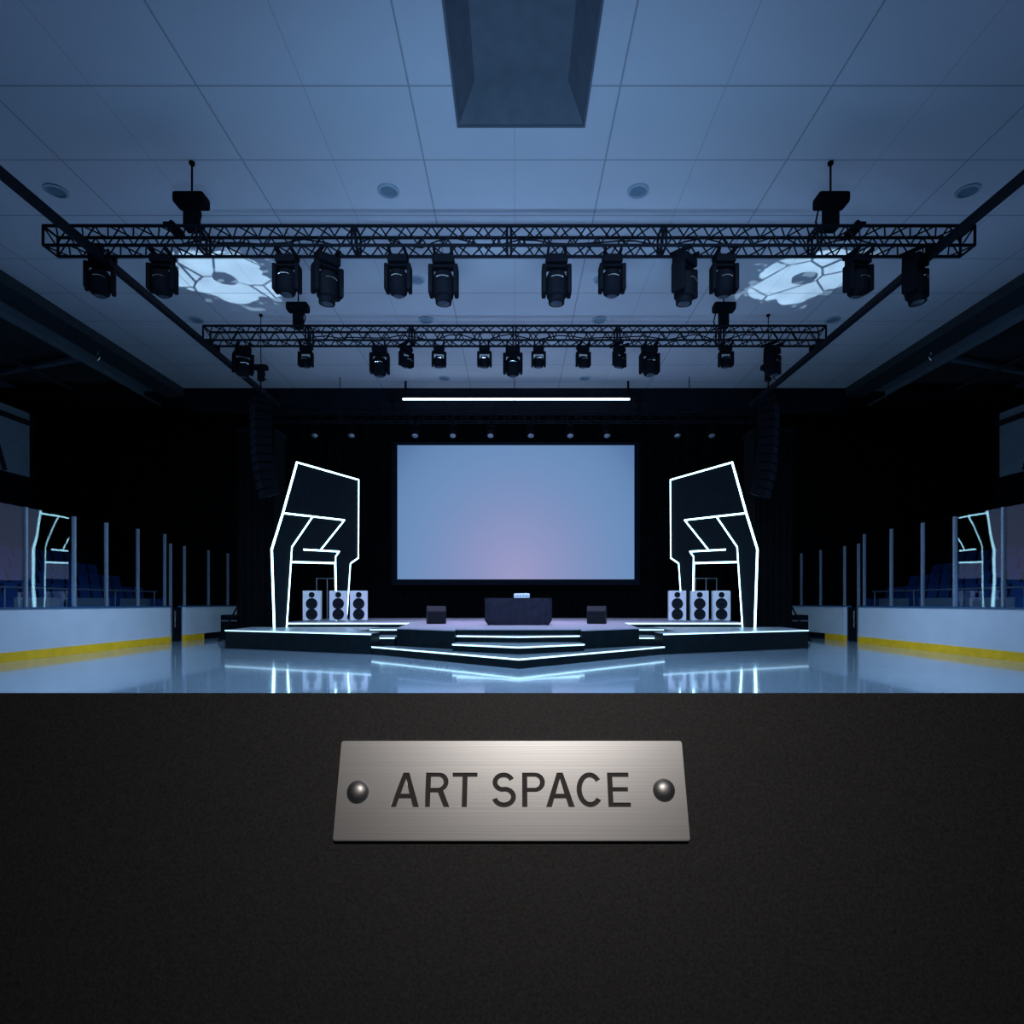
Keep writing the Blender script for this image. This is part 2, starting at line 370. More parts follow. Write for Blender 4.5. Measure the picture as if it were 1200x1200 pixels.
sc = thing('projection_screen', 'large projection screen glowing pale blue and lilac above the back of the stage', 'screen', (0.05, 23.3, 2.1))
W2, Hh = 4.62, 5.23
bm = B(); box(bm, -W2, W2, 0, .03, 0, Hh); obj('screen_surface', bm, M['screen'], sc)
bm = B()
for a_ in ((-W2-.2,-W2,-.05,.08,-.22,Hh+.12),(W2,W2+.2,-.05,.08,-.22,Hh+.12),(-W2,W2,-.05,.08,-.22,0),(-W2,W2,-.05,.08,Hh,Hh+.12)): box(bm,*a_)
obj('frame', bm, M['frameb'], sc)
for x in (-3.5, 0, 3.5): bm = B(); tube(bm, (x,.05,Hh+.1), (x,.05,6.85), .012, 6); obj('hanger', bm, M['black'], sc)

# ------------------------------------------------------------ rink boards
def post_mb(z0, z1):
    bm = B(); box(bm, -.035,.035,-.03,.03, z0, z1, 0.006); return bm
def rink(s, y0, y1, posts, gtop, label, kicks):
    r = thing('dasher_board', label, 'rink boards', (s*10.2, (y0+y1)/2, 0)); yc = (y0+y1)/2
    def bx(bm, a, b_, *k):
        x0,x1 = sorted((s*a, s*b_)); return box(bm, x0,x1,*k)
    bm = B(); bx(bm, 0, .12, y0-yc, y1-yc, 0.19, 1.06); obj('board_panel', bm, M['board'], r)
    bm = B(); bx(bm, -.02, .14, y0-yc, y1-yc, 1.06, 1.10); obj('cap_rail', bm, M['cap'], r)
    for ka, kb, km in kicks:
        bm = B(); bx(bm, -.015, .12, ka-yc, kb-yc, 0, .19); obj('kick_plate', bm, M[km], r)
    pm = None
    for y in posts:
        if pm is None: pm = obj('glass_post', post_mb(1.10, gtop), M['post'], r, loc=(s*.05, y-yc, 0))
        else:
            p = pm.copy(); C.objects.link(p); p.parent = r; p.location = (s*.05, y-yc, 0)
    for a_, b_ in zip(posts, posts[1:]):
        bm = B(); bx(bm, -.006, .006, a_-(a_+b_)/2+.036, b_-(a_+b_)/2-.036, 1.10, gtop-.01)
        g = obj('glass_pane', bm, M['glass'], r, loc=(s*.05, (a_+b_)/2-yc, 0)); g.rotation_euler = (0, math.radians(random.uniform(-.15,.15)), math.radians(random.uniform(-.2,.2)))
    return r
PL = [12.52-1.24*k for k in range(6,0,-1)] + [12.52, 13.9, 15.0, 16.25, 17.5]
for s in (-1,1):
    rink(s, 5.0, 17.72, PL, 3.2, 'long white dasher board with yellow kick strip and tall glass along the %s side' % SIDE[s], [(5.0,17.72,'yellow')])
    rink(s, 18.5, 22.7, [18.55, 20.0, 21.35, 22.6], 2.95, 'short white dasher board with lower glass beyond the gap on the %s' % SIDE[s], [(18.5,19.6,'yellow'),(19.6,22.7,'black')])
    g = thing('rink_gate', 'dark open player gate in the gap of the %s rink boards' % SIDE[s], 'gate', (s*10.35, 18.1, 0))
    bm = B(); box(bm, -.05,.05,-.38,.38,.04,1.05,.01); obj('gate_panel', bm, M['black'], g)
    bm = B()
    for y in (-.37,.37): box(bm,-.06,.06,y-.02,y+.02,0,1.1)
    obj('gate_frame', bm, M['cap'], g)
    bm = B(); tube(bm, (-s*.09,-.05,.45), (-s*.09,-.05,.95), .02); tube(bm, (-s*.09,-.05,.6),(0,-.05,.6),.012); tube(bm, (-s*.09,-.05,.9),(0,-.05,.9),.012); obj('latch', bm, M['chrome'], g)
    o = obj('glass_post', post_mb(1.10, 2.95), M['post'], None, loc=(s*10.25, 17.80, 0))
    bm2 = B(); box(bm2, -.035,.035,-.03,.03, 0, 2.95, .006); o.data = bpy.data.meshes.new('glass_post'); bm2.to_mesh(o.data); bm2.free(); o.data.materials.append(M['post'])
    o['label'] = 'thin upright steel post standing in the gap of the %s rink boards' % SIDE[s]; o['category'] = 'post'
    # walkway rail and knee wall behind the glass
    bm = B()
    h = thing('walkway_railing', 'steel handrail with low grey panels behind the %s rink glass' % SIDE[s], 'railing', (s*11.7, 13, 0))
    tube(bm, (0,-5,1.55), (0,6.5,1.55), .025); obj('handrail', bm, M['rail'], h)
    for k in range(7):
        bm = B(); tube(bm, (0,-5+k*1.9,0), (0,-5+k*1.9,1.55), .022); obj('rail_post', bm, M['rail'], h)
        if k < 6:
            bm = B(); box(bm, -.02,.02,-5+k*1.9+.25,-5+k*1.9+1.65,.2,1.32); obj('infill_panel', bm, M['post'], h)
    # stand
    st = thing('grandstand', 'dark stepped concrete stand behind the %s rink boards' % SIDE[s], 'grandstand', (s*12.0, 14, 0))
    bm = B()
    for i in range(5):
        x0,x1 = sorted((s*(.2+.85*i), s*(6.9))); box(bm, x0,x1,-8,9.3,(0 if i==0 else .5+.42*(i-1)),.5+.42*i)
    obj('terrace', bm, M['concrete'], st)
    bm = B(); x0,x1 = sorted((s*4.6, s*6.9)); box(bm, x0,x1,-8,9.3,2.18,3.1); obj('back_wall', bm, M['darkwall'], st)
    st0 = {}
    for i in range(5):
        rowname = ['front row','second row','middle row','fourth row','top row'][i]
        first = None
        for k in range(15):
            y = 14.2+.56*k; loc = (s*(12.75+.85*i), y, .5+.42*i)
            if first is None:
                r = thing('stadium_seat', 'dark blue moulded seat in the %s of the %s stand behind the glass' % (rowname, SIDE[s]), 'seat', loc, 0, '%s seats of the %s stand' % (rowname, SIDE[s]))
                if not st0:
                    bm = B(); x0,x1 = sorted((-s*.22, s*.2)); box(bm,x0,x1,-.22,.22,.38,.43,.015); st0['p'] = obj('seat_pan', bm, M['seat'], r)
                    bm = B(); extr(bm, [(s*.18,-.22,.42),(s*.23,-.22,.42),(s*.32,-.22,.84),(s*.27,-.22,.84)], (0,.44,0)); bmesh.ops.bevel(bm, geom=list(bm.edges), offset=.012, segments=2, affect='EDGES'); st0['b'] = obj('backrest', bm, M['seat'], r)
                    bm = B(); box(bm,-.03,.03,-.03,.03,0,.38); box(bm,-.1,.1,-.08,.08,0,.02); st0['l'] = obj('pedestal', bm, M['black'], r)
                else:
                    for q in st0.values(): c = q.copy(); C.objects.link(c); c.parent = r
                first = r
            else: dup(first, loc)

# ------------------------------------------------------------ stage
XC = 0.08
st = thing('stage', 'black main stage with pale lilac deck and pointed front below the screen', 'stage', (0, 17, 0))
def rel(p): return [(x, y-17) for x, y in p]
spoly = [(-7.0,23.2),(-7.0,17.55),(-3.07,17.55),(-2.76,14.0),(-1.30,13.0),(-1.30,13.55),(XC,13.45),(1.46,13.55),(1.46,13.0),(2.92,14.0),(3.23,17.55),(7.0,17.55),(7.0,23.2)]
bm = B(); prism(bm, rel(spoly)[::-1], 0.03, 0.575); obj('fascia', bm, M['fascia'], st)
bm = B(); prism(bm, rel(spoly)[::-1], 0.575, 0.60); obj('deck', bm, M['deck'], st)
def strip(name, pts, z, parent, off=(0,0,0), h=.035, m='strip'):
    # flat LED strip box segments that follow a polyline on a riser's top edge
    bm = B()
    for (x0,y0),(x1,y1) in zip(pts, pts[1:]):
        d = Vector((x1-x0,y1-y0,0)); nrm = Vector((d.y,-d.x,0)).normalized()
        if nrm.y > 0: nrm = -nrm
        a = Vector((x0,y0,z))-Vector(off); b = Vector((x1,y1,z))-Vector(off)
        extr(bm, [a, a+nrm*.02, a+nrm*.02-Vector((0,0,h)), a-Vector((0,0,h))], b-a)
    return obj(name, bm, M[m], parent)
for s in (-1,1):
    e = 3.07 if s < 0 else 3.23
    strip('edge_light', sorted([(s*6.7,17.55),(s*e,17.55)]), .60, st, (0,17,0), .045)
# low pointed plinth step
def stepobj(poly, z0, z1, name, parent, oy, front):
    bm = B(); prism(bm, [(x,y-oy) for x,y in poly], z0, z1-.012); o = obj(name, bm, M['fascia'], parent)
    bm = B(); prism(bm, [(x,y-oy) for x,y in poly], z1-.012, z1); obj('tread', bm, M['tread'], o)
    strip('edge_light', front, z1, o, (0,oy,0), .03)
    return o
fs = thing('front_steps', 'pointed black front steps with glowing white edges leading up to the stage', 'steps', (XC, 12.5, 0))
def q(poly): return poly
P1 = [(-3.42,13.9),(XC,10.77),(3.58,13.9)]
def sh(p): return [(x-XC,y) for x,y in p]
stepobj(sh([(-3.42,13.9),(XC,10.77),(3.58,13.9),(2.85,13.9),(1.5,12.98),(-1.34,12.98),(-2.7,13.9)]), 0.0, 0.185, 'step', fs, 12.5, sh(P1))
stepobj(sh([(-1.29,12.45),(XC,11.65),(1.45,12.45),(1.45,12.98),(-1.29,12.98)]), .185, .335, 'step', fs, 12.5, sh([(-1.29,12.45),(XC,11.65),(1.45,12.45)]))
stepobj(sh([(-1.28,13.2),(XC,12.85),(1.44,13.2),(1.44,13.52),(XC,13.42),(-1.28,13.52)]), .185, .47, 'step', fs, 12.5, sh([(-1.28,13.2),(XC,12.85),(1.44,13.2)]))

# side platforms, side steps
for s in (-1,1):
    dx = 0 if s < 0 else .12
    def X(v): return s*v + dx
    r = thing('side_platform', 'low black side platform with glowing front edge %s of the stage' % ('to the left' if s < 0 else 'to the right'), 'platform', (X(5.5), 16, 0))
    poly = [(X(7.55),15.6),(X(3.3),13.75),(X(3.3),14.6),(X(3.95),14.9),(X(3.95),17.5),(X(7.7),17.5)]
    if s > 0: poly = poly[::-1]
    pr = [(x-X(5.5), y-16) for x,y in poly]
    bm = B(); prism(bm, pr, 0, .465); obj('fascia', bm, M['fascia'], r)
    bm = B(); prism(bm, pr, .465, .48); obj('deck', bm, M['wingtop'], r)
    strip('edge_light', sorted([(X(7.55),15.6),(X(3.3),13.75)]), .48, r, (X(5.5),16,0), .03)
    r = thing('side_steps', 'two short lit steps between the %s platform and the stage' % SIDE[s], 'steps', (X(3.4), 15.5, 0))
    for (xa,xb,ya,yb,z) in ((3.93,3.13,16.2,17.5,.47),(3.60,3.0,14.95,16.2,.32)):
        x0,x1 = sorted((X(xa)-X(3.4), X(xb)-X(3.4)))
        x0,x1 = sorted((X(xa),X(xb)))
        stepobj([(x0-X(3.4),ya),(x1-X(3.4),ya),(x1-X(3.4),yb),(x0-X(3.4),yb)], 0, z, 'step', r, 15.5, [(x0-X(3.4),ya),(x1-X(3.4),ya)])

# ------------------------------------------------------------ neon arcade shapes
def neon(s):
    Po = Vector((-6.85,17.03)); Pi = Vector((-5.72,20.3)); dr = (Pi-Po).normalized()
    def pt(px, py):   # outline measured on the plane of the panel
        k = (px-603)/700.0   # X = k*Y
        # Po + t*dr : Po.x+t dr.x = k (Po.y + t dr.y)
        t_ = (k*Po.y-Po.x)/(dr.x-k*dr.y); y = Po.y+t_*dr.y
        return t_, CAMH+(706-py)/700.0*y
    P = {k: pt(*v) for k, v in dict(A=(348,542),B=(420,562.4),C=(419.5,654),D=(410.3,660.4),E=(405.8,727),F=(331.5,601.4),G=(318.4,643.8),H=(321.4,735.6),
        I=(403.3,609.6),J=(375.3,644.6),K=(355.1,644.1),L=(397.1,646.4),M=(392.8,652.5),N=(394.2,726.5),O=(365.6,606.1),P=(341.7,641.1),Q=(340.6,658.6),R=(335.5,735.6),T=(392.9,659.9)).items()}
    for k in 'HR': P[k] = (P[k][0], 0.482)
    for k in 'EN': P[k] = (P[k][0], 0.602)
    nrm = Vector((dr.y, -dr.x))      # towards the audience side
    org = Vector((Po.x, Po.y, 0))
    r = thing('neon_sculpture', 'giant arcade-cabinet outline in white neon standing on the %s of the stage' % SIDE[s], 'neon sign', (s*-org.x if s>0 else org.x, org.y, 0))
    def V(k, off):
        t_, z = P[k] if isinstance(k, str) else k
        v = Vector((dr.x*t_+nrm.x*off, dr.y*t_+nrm.y*off, z))
        if s > 0: v.x = -v.x
        return v
    bm = B()
    def th(keys):
        a = [V(k,0) for k in keys]; n_ = Vector(((-nrm.x if s > 0 else nrm.x),nrm.y,0))*.024; a = [v - n_*.5 for v in a]
        extr(bm, a, n_)
    # arch shaped sheet with a doorway, added to carry the neon's teal halo
    th(['A','B','C','D','E','N','T','Q','R','H','G','F'])
    obj('backing_panel', bm, M['panel'], r)
    def tb(name, keys):
        bm = B(); path(bm, [V(k,0) for k in keys], .029, 10); obj(name, bm, M['neon'], r, smooth=True)
    tb('outline_tube', ['H','G','F','A','B','C','D','E'])
    tb('screen_tube', ['F','I','J'])
    tb('leg_tube', ['O','P','Q','R'])
    tb('shelf_tube', ['K','L','M','T','N'])
    tb('crossbar_tube', ['Q','T'])
    return r
for s in (-1,1): neon(s)

# ------------------------------------------------------------ white speakers on stage
def speaker_proto():
    r = thing('loudspeaker', '', 'loudspeaker', (0,0,0.6), 0, 'white three-driver loudspeakers on the stage')
    bm = B(); box(bm, -.27,.27,0,.46,.03,.97,.012); obj('cabinet', bm, M['speaker'], r)
    bm = B()
    for x in (-.2,.2):
        for y in (.06,.4): tube(bm,(x,y,0),(x,y,.03),.03,10)
    obj('foot', bm, M['speaker'], r)
    for z, rad, nm in ((.84,.078,'tweeter'),(.56,.165,'woofer'),(.225,.165,'woofer')):
        mt = Matrix.Translation((0,0,z)) @ Matrix.Rotation(PI/2,4,'X')
        bm = B(); lathe(bm, [(rad+.012,0.0),(rad+.012,.012),(rad-.01,.014),(rad*.75,-.01+.02),(rad*.35,.006),(rad*.3,.02),(0,.03)], 28, mt)
        o = obj(nm, bm, M['cone'], r, smooth=True)
    return r
sp0 = speaker_proto()
pos = [(-6.42,.22,'left of the three white speakers by the left neon shape'),(-5.58,.25,'middle of the three white speakers by the left neon shape'),(-4.93,.22,'right of the three white speakers by the left neon shape, nearest the screen'),
       (5.15,-.2,'left of the three white speakers by the right neon shape, nearest the screen'),(5.86,-.22,'middle of the three white speakers by the right neon shape'),(6.55,-.24,'right of the three white speakers by the right neon shape')]
for k,(x,rz,lb) in enumerate(pos):
    if k == 0: sp0.location = (x,18.9,.6); sp0.rotation_euler.z = rz; sp0['label'] = lb
    else: dup(sp0, (x,18.9,.6), rz, lb)
for s in (-1,1):
    x = -6.42 if s < 0 else 6.52
    r = thing('pipe_frame', 'thin grey metal frame standing behind the outer %s white speaker' % SIDE[s], 'frame', (x+.02, 20.4, .6))
    bm = B(); path(bm, [Vector((-.36,0,0)),Vector((-.36,0,1.42)),Vector((.36,0,1.42)),Vector((.36,0,0))], .018, 8); obj('frame_pipe', bm, M['rail'], r)
    bm = B(); tube(bm, (0,0,0),(0,0,1.42),.014); obj('upright', bm, M['rail'], r)

# stage monitors
def monitor():
    r = thing('stage_monitor', '', 'monitor speaker', (0,0,.6), 0, 'wedge monitors on the stage')
    bm = B(); extr(bm, [(-.26,.0,0),(-.26,.44,0),(-.26,.44,.40),(-.26,.34,.50),(-.26,.10,.50),(-.26,0,.36)], (.52,0,0)); bmesh.ops.bevel(bm, geom=list(bm.edges), offset=.01, segments=2, affect='EDGES'); obj('cabinet', bm, M['mon'], r)
    bm = B(); box(bm, -.235,.235,-.012,.0,.03,.34,.004); obj('grille', bm, M['grille'], r)
    bm = B(); tube(bm, (-.265,.2,.25),(-.265,.3,.25),.02); tube(bm,(.265,.2,.25),(.265,.3,.25),.02); obj('handle', bm, M['grille'], r)
    return r
m0 = monitor(); m0.location = (-2.16,16.6,.6); m0.rotation_euler.z = .22; m0['label'] = 'black boxy stage monitor on the deck left of the draped table'
dup(m0, (2.27,16.6,.6), -.22, 'black boxy stage monitor on the deck right of the draped table')

# draped table
tb_ = thing('draped_table', 'table under a floor-length black cloth at the centre of the stage', 'table', (.1,16.0,.6))
bm = B(); box(bm, -.86,.86,-.3,.3,.68,.70); obj('tabletop', bm, M['black'], tb_)
for x in (-.78,.78):
    for y in (-.24,.24): bm = B(); tube(bm,(x,y,0),(x,y,.68),.02); obj('leg', bm, M['black'], tb_)
bm = B(); n = 120; ring = []
def outline(t_, ex):
    # rounded rectangle with chamfered corners, folds outwards growing towards the hem
    a = 2*PI*t_; c, s_ = math.cos(a), math.sin(a)
    x = math.copysign(abs(c)**.35, c)*.90; y = math.copysign(abs(s_)**.35, s_)*.34
    f = 1+ex*(.025*math.sin(a*17)+.018*math.sin(a*29+1))
    tap = 1-.03*ex
    return x*f*tap, y*f*tap
levels = [(.705,0,.97),(.715,0,.995),(.70,0,1.0),(.5,.35,1.0),(.25,.7,1.0),(.12,1,1.0),(.012,1.0,.91)]
for z, ex, sc_ in levels: ring.append([bm.verts.new((outline(i/n,ex)[0]*sc_, outline(i/n,ex)[1]*sc_, z)) for i in range(n)])
for a_, b_ in zip(ring, ring[1:]):
    for i in range(n): bm.faces.new((a_[i],a_[(i+1)%n],b_[(i+1)%n],b_[i]))
bm.faces.new(ring[0]); o = obj('tablecloth', bm, M['cloth'], None, smooth=True, loc=(.1,16.0,.6)); o['label'] = 'dark navy cloth draped over the table at centre stage'; o['category'] = 'tablecloth'
lp = thing('control_case', 'small pale silver control box lying on the draped table', 'box', (.19,15.95,1.317))
bm = B(); box(bm,-.21,.21,-.12,.12,0,.115,.01); obj('case_body', bm, M['silver'], lp)
bm = B(); box(bm,-.18,.18,-.1,.1,.115,.122); obj('lid', bm, M['speaker'], lp)
for x in (-.12,-.04,.04,.12):
    bm = B(); tube(bm, (x,-.12,.06),(x,-.13,.06),.013,10); obj('knob', bm, M['cone'], lp)

# ------------------------------------------------------------ trusses
def truss(name, label, y, X0, X1, z, hw=.175, bay=.46, r_=.029, sag=0):
    r = thing(name, label, 'lighting truss', ((X0+X1)/2, y, z)); L = (X1-X0)/2
    for dy in (-hw,hw):
        for dz in (-hw,hw):
            e = 0 if dz > 0 else -.0
            bm = B(); tube(bm, (-L,dy,dz),(L,dy,dz), r_, 8); obj('chord', bm, M['truss'], r)
    n = int(2*L/bay); st_ = 2*L/n
    for (nm,fn) in (('front_lacing', lambda x,u:(x,-hw,u)),('rear_lacing', lambda x,u:(x,hw,u)),('top_lacing', lambda x,u:(x,u,hw)),('bottom_lacing', lambda x,u:(x,u,-hw))):
        bm = B()
        ph = {'front_lacing':0,'rear_lacing':1,'top_lacing':0,'bottom_lacing':1}[nm]
        for i in range(n):
            xa, xm, xb = -L+i*st_, -L+(i+.5)*st_, -L+(i+1)*st_
            u = hw if (ph) else -hw
            tube(bm, fn(xa,-u), fn(xm,u), r_*.5, 5); tube(bm, fn(xm,u), fn(xb,-u), r_*.5, 5)
        obj(nm, bm, M['truss'], r)
    # section couplers every few metres, as square end frames
    k = max(2, round(2*L/2.6))
    for i in range(k+1):
        x = -L+2*L*i/k
        bm = B()
        for o_ in ((-.035,.035) if 0 < i < k else (0,)):
            c = [Vector((x+o_,-hw,-hw)),Vector((x+o_,hw,-hw)),Vector((x+o_,hw,hw)),Vector((x+o_,-hw,hw))]
            for a,b in zip(c, c[1:]+c[:1]): tube(bm,a,b,r_*.8,6)
        obj('coupler', bm, M['truss'], r)
    return r
ZT = 7.775
truss('lighting_truss', 'long black box truss nearest the camera, carrying twelve moving heads', 10.88, -8.45, 8.25, ZT)
truss('lighting_truss', 'middle black box truss under the ceiling, shorter than the front one', 14.75, -7.6, 7.6, ZT)
rt = truss('lighting_truss', 'dark rear truss just above the screen with small lamps', 21.2, -8.6, 8.6, 7.75, .15, .5, .022)
for x in (-6.2, 0, 6.2):
    bm = B(); tube(bm, (x,0,.14),(x,0,HC-7.75),.014,6); obj('hanger', bm, M['truss'], rt)
# cables swagged along the trusses
for y, X0, X1, lb in ((10.88,-6.5,6.8,'dark cable swagged along the front truss'),(14.75,-5.5,6,'dark cable swagged along the middle truss')):
    bm = B(); pts = []; x = X0; i = 0
    while x < X1:
        pts.append(Vector((x, y-.06+.1*math.sin(i*1.3), ZT-.12+.10*abs(math.sin(i*.8))))); x += .3; i += 1
    path(bm, pts, .014, 5); o = obj('power_cable', bm, M['black']); o['label'] = lb; o['category'] = 'cable'
# long rails under both trusses
for s in (-1,1):
    r = thing('support_rail', 'long straight black rail running front to back under the trusses on the %s' % SIDE[s], 'rail', (s*7.46, 11.5, 7.4))
    bm = B(); box(bm, -.055,.055,-7.5,7.35,-.03,.10); obj('rail_bar', bm, M['truss'], r)
    bm = B(); 
    for y in (10.7,11.06,14.57,14.93): box(bm,-.09,.09,y-11.5-.03,y-11.5+.03,.08,.22)
    obj('clamp', bm, M['truss'], r)

# chain hoists
def hoist(label, x, y, ztop, size=1.0, rz=0, zb=ZT+.175):
    r = thing('chain_hoist', label, 'chain hoist', (x,y,zb), rz)
    L = (ztop-zb)
    bm = B(); box(bm,-.12*size,.12*size,-.10*size,.10*size,.0,.46*size,.03); obj('motor_body', bm, M['black'], r)
    bm = B(); box(bm,-.29*size,.27*size,-.15*size,.15*size,.44*size,.64*size,.05); obj('chain_container', bm, M['black'], r)
    bm = B(); tube(bm,(0,0,.6*size),(0,0,L),.018*size,8); obj('chain', bm, M['black'], r)
    bm = B(); lathe(bm,[(0,L-.05),(.05,L-.05),(.05,L),(0,L)],12); obj('ceiling_anchor', bm, M['black'], r)
    bm = B(); path(bm,[Vector((.17*size,-.1,.45*size)),Vector((.22*size,-.1,.22*size)),Vector((.16*size,-.08,.05)),Vector((.28*size,-.08,.0))],.016,6); obj('loose_chain', bm, M['black'], r)
    return r
hoist('black chain hoist hanging over the left end of the front truss', -5.86, 10.85, HC)
hoist('black chain hoist hanging over the right end of the front truss', 5.74, 10.85, HC, rz=PI)
hoist('black chain hoist over the left part of the middle truss', -5.33, 14.72, HC, .95)
hoist('black chain hoist over the right part of the middle truss', 5.15, 14.72, HC, .95, rz=PI)

# ------------------------------------------------------------ moving heads
def head(kind):
    r = thing('moving_head', '', 'stage light', (0,0,0), 0)
    k = {'spot':1.08,'profile':1.2,'wash':.8}[kind]
    bm = B(); box(bm,-.165*k,.165*k,-.13*k,.13*k,-.15*k,-.02*k,.025*k); obj('base', bm, M['black'], r)
    bm = B()
    for x in (-.13*k,.13*k): box(bm,x-.02,x+.02,-.205,.205,.005,.072,.005); box(bm,x-.03,x+.03,-.05,.05,-.03*k,.01)
    obj('clamp', bm, M['black'], r)
    bm = B(); box(bm,-.215*k,.215*k,-.07*k,.07*k,-.20*k,-.15*k,.015)
    for x in (-1,1): 
        xx = sorted((x*.155*k, x*.225*k)); box(bm,xx[0],xx[1],-.11*k,.11*k,-.60*k,-.16*k,.03*k)
    obj('yoke', bm, M['black'], r)
    mt = Matrix.Translation((0,0,-.42*k))
    if kind == 'profile': prof = [(0,.16),(.13,.15),(.16,.08),(.16,-.12),(.15,-.2),(.125,-.22),(.12,-.30),(.09,-.30)]
    elif kind == 'spot': prof = [(0,.17),(.12,.16),(.16,.10),(.165,0),(.165,-.12),(.14,-.21),(.09,-.25)]
    else: prof = [(0,.12),(.1,.12),(.15,.06),(.16,-.02),(.155,-.14),(.13,-.20),(.11,-.20)]
    hd = obj('head', lathe(B(), [(a*k,b*k) for a,b in prof]+[(0,prof[-1][1]*k+.02)], 20, Matrix()), M['black'], r, smooth=True, loc=(0,0,-.42*k))
    zl = prof[-1][1]*k
    bm = B(); lathe(bm,[(0,zl+.004-.03),(.05*k,zl-.02),(.09*k,zl)],18); obj('lens', bm, M['headlens'], hd, smooth=True)
    # pale arc modelled in place of the highlight on the head's front
    bm = B(); pts = [Vector((.10*k*math.cos(a), -.135*k*1.03-.02, .05*k*math.sin(a)+.0)) for a in [PI*(.15+.7*i/8) for i in range(9)]]
    path(bm, pts, .009*k, 5); obj('trim_arc', bm, M['chrome'], hd)
    return r
proto = {}
def place_head(kind, x, y, z, label, group, rz=0, tilt=0, tx=0):
    if kind not in proto:
        proto[kind] = r = head(kind)
        r.location = (x,y,z); r.rotation_euler = (0,0,rz); r['label'] = label
    else: r = dup(proto[kind], (x,y,z), rz, label)
    r['group'] = group
    for c in r.children:
        if c.name.startswith('head'): c.rotation_euler = (tilt,tx,0)
    return r
zb = ZT-.2-.07
row = [(118,'spot',.5,.1),(191,'spot',.1,.15),(337,'spot',0,-.1),(384,'profile',.7,.05),(467,'spot',0,.1),(520,'profile',0,0),(652,'profile',0,0),(717,'spot',0,.1),(802,'profile',.8,.05),(848,'spot',0,.15),(1005,'spot',.2,.2),(1072,'profile',.6,-.1)]
sx = 700/10.9
for i,(px,k,rz,tl) in enumerate(row):
    place_head(k, (px-603)/sx, 10.88, zb, 'black moving head light, %s from the left on the front truss' % ORD[i], 'moving heads under the front truss', rz, tl)
row = [(287,'spot',.6,.2),(360,'wash',0,.2),(446,'spot',.1,.1),(477,'wash',.8,.3),(515,'wash',.2,.1),(568,'wash',0,.1),(601,'spot',0,.05),(631,'wash',0,.1),(683,'wash',.2,.2),(725,'wash',.7,.2),(760,'spot',.1,-.2),(849,'wash',0,.1),(903,'spot',.7,-.2)]
sx = 700/14.85
for i,(px,k,rz,tl) in enumerate(row):
    place_head(k, (px-603)/sx, 14.75, zb, 'black moving head light, %s from the left on the middle truss' % ORD[i], 'moving heads under the middle truss', rz, tl)

# par cans on the rear truss
p0 = None; sx = 700/21.1
pars = [370,413,487,531,575,622,668,711,793,833]
for i,px in enumerate(pars):
    lb = 'small can light with pale lens, %s from the left on the rear truss' % ORD[i]; loc = ((px-603)/sx, 21.052, 7.512)
    if p0 is None:
        p0 = thing('par_can', lb, 'stage light', loc, 0, 'can lights on the rear truss')
        bm = B(); box(bm,-.14,.14,-.02,.02,-.10,-.07); 
        for x in (-.14,.14): box(bm,x-.012,x+.012,-.02,.02,-.38,-.08)
        box(bm,-.03,.03,-.03,.03,-.09,.05); box(bm,-.03,.03,-.03,.33,.04,.068); obj('yoke', bm, M['black'], p0)
        cn = obj('can', lathe(B(),[(0,.16),(.08,.15),(.12,.05),(.125,-.14),(.11,-.14)],18), M['black'], p0, smooth=True, loc=(0,0,-.34)); cn.rotation_euler = (-.5,0,0)
        bm = B(); lathe(bm,[(0,-.17),(.07,-.155),(.11,-.13)],18); obj('lens', bm, M['lens'], cn, smooth=True)
    else: dup(p0, loc, label=lb)

# horizontal tube light under the ceiling
tl = thing('tube_light', 'long thin glowing white bar of light below the ceiling in front of the stage header', 'light bar', (.06, 21.6, 8.55))
bm = B(); tube(bm,(-4.1,0,0),(4.1,0,0),.038,12); obj('tube', bm, M['bar'], tl, smooth=True)
bm = B(); box(bm,-4.25,4.25,-.05,.06,.06,.12); obj('housing', bm, M['black'], tl)
for x in (-4.45,4.45):
    bm = B(); box(bm,x-.16,x+.16,-.1,.1,-.08,.2,.02); box(bm,x-.05,x+.05,-.05,.05,-.5,-.05); obj('end_bracket', bm, M['black'], tl)
for x in (-4.0,4.05):
    bm = B(); tube(bm,(x,0,.1),(x,0,.65),.04); obj('hanger', bm, M['black'], tl)

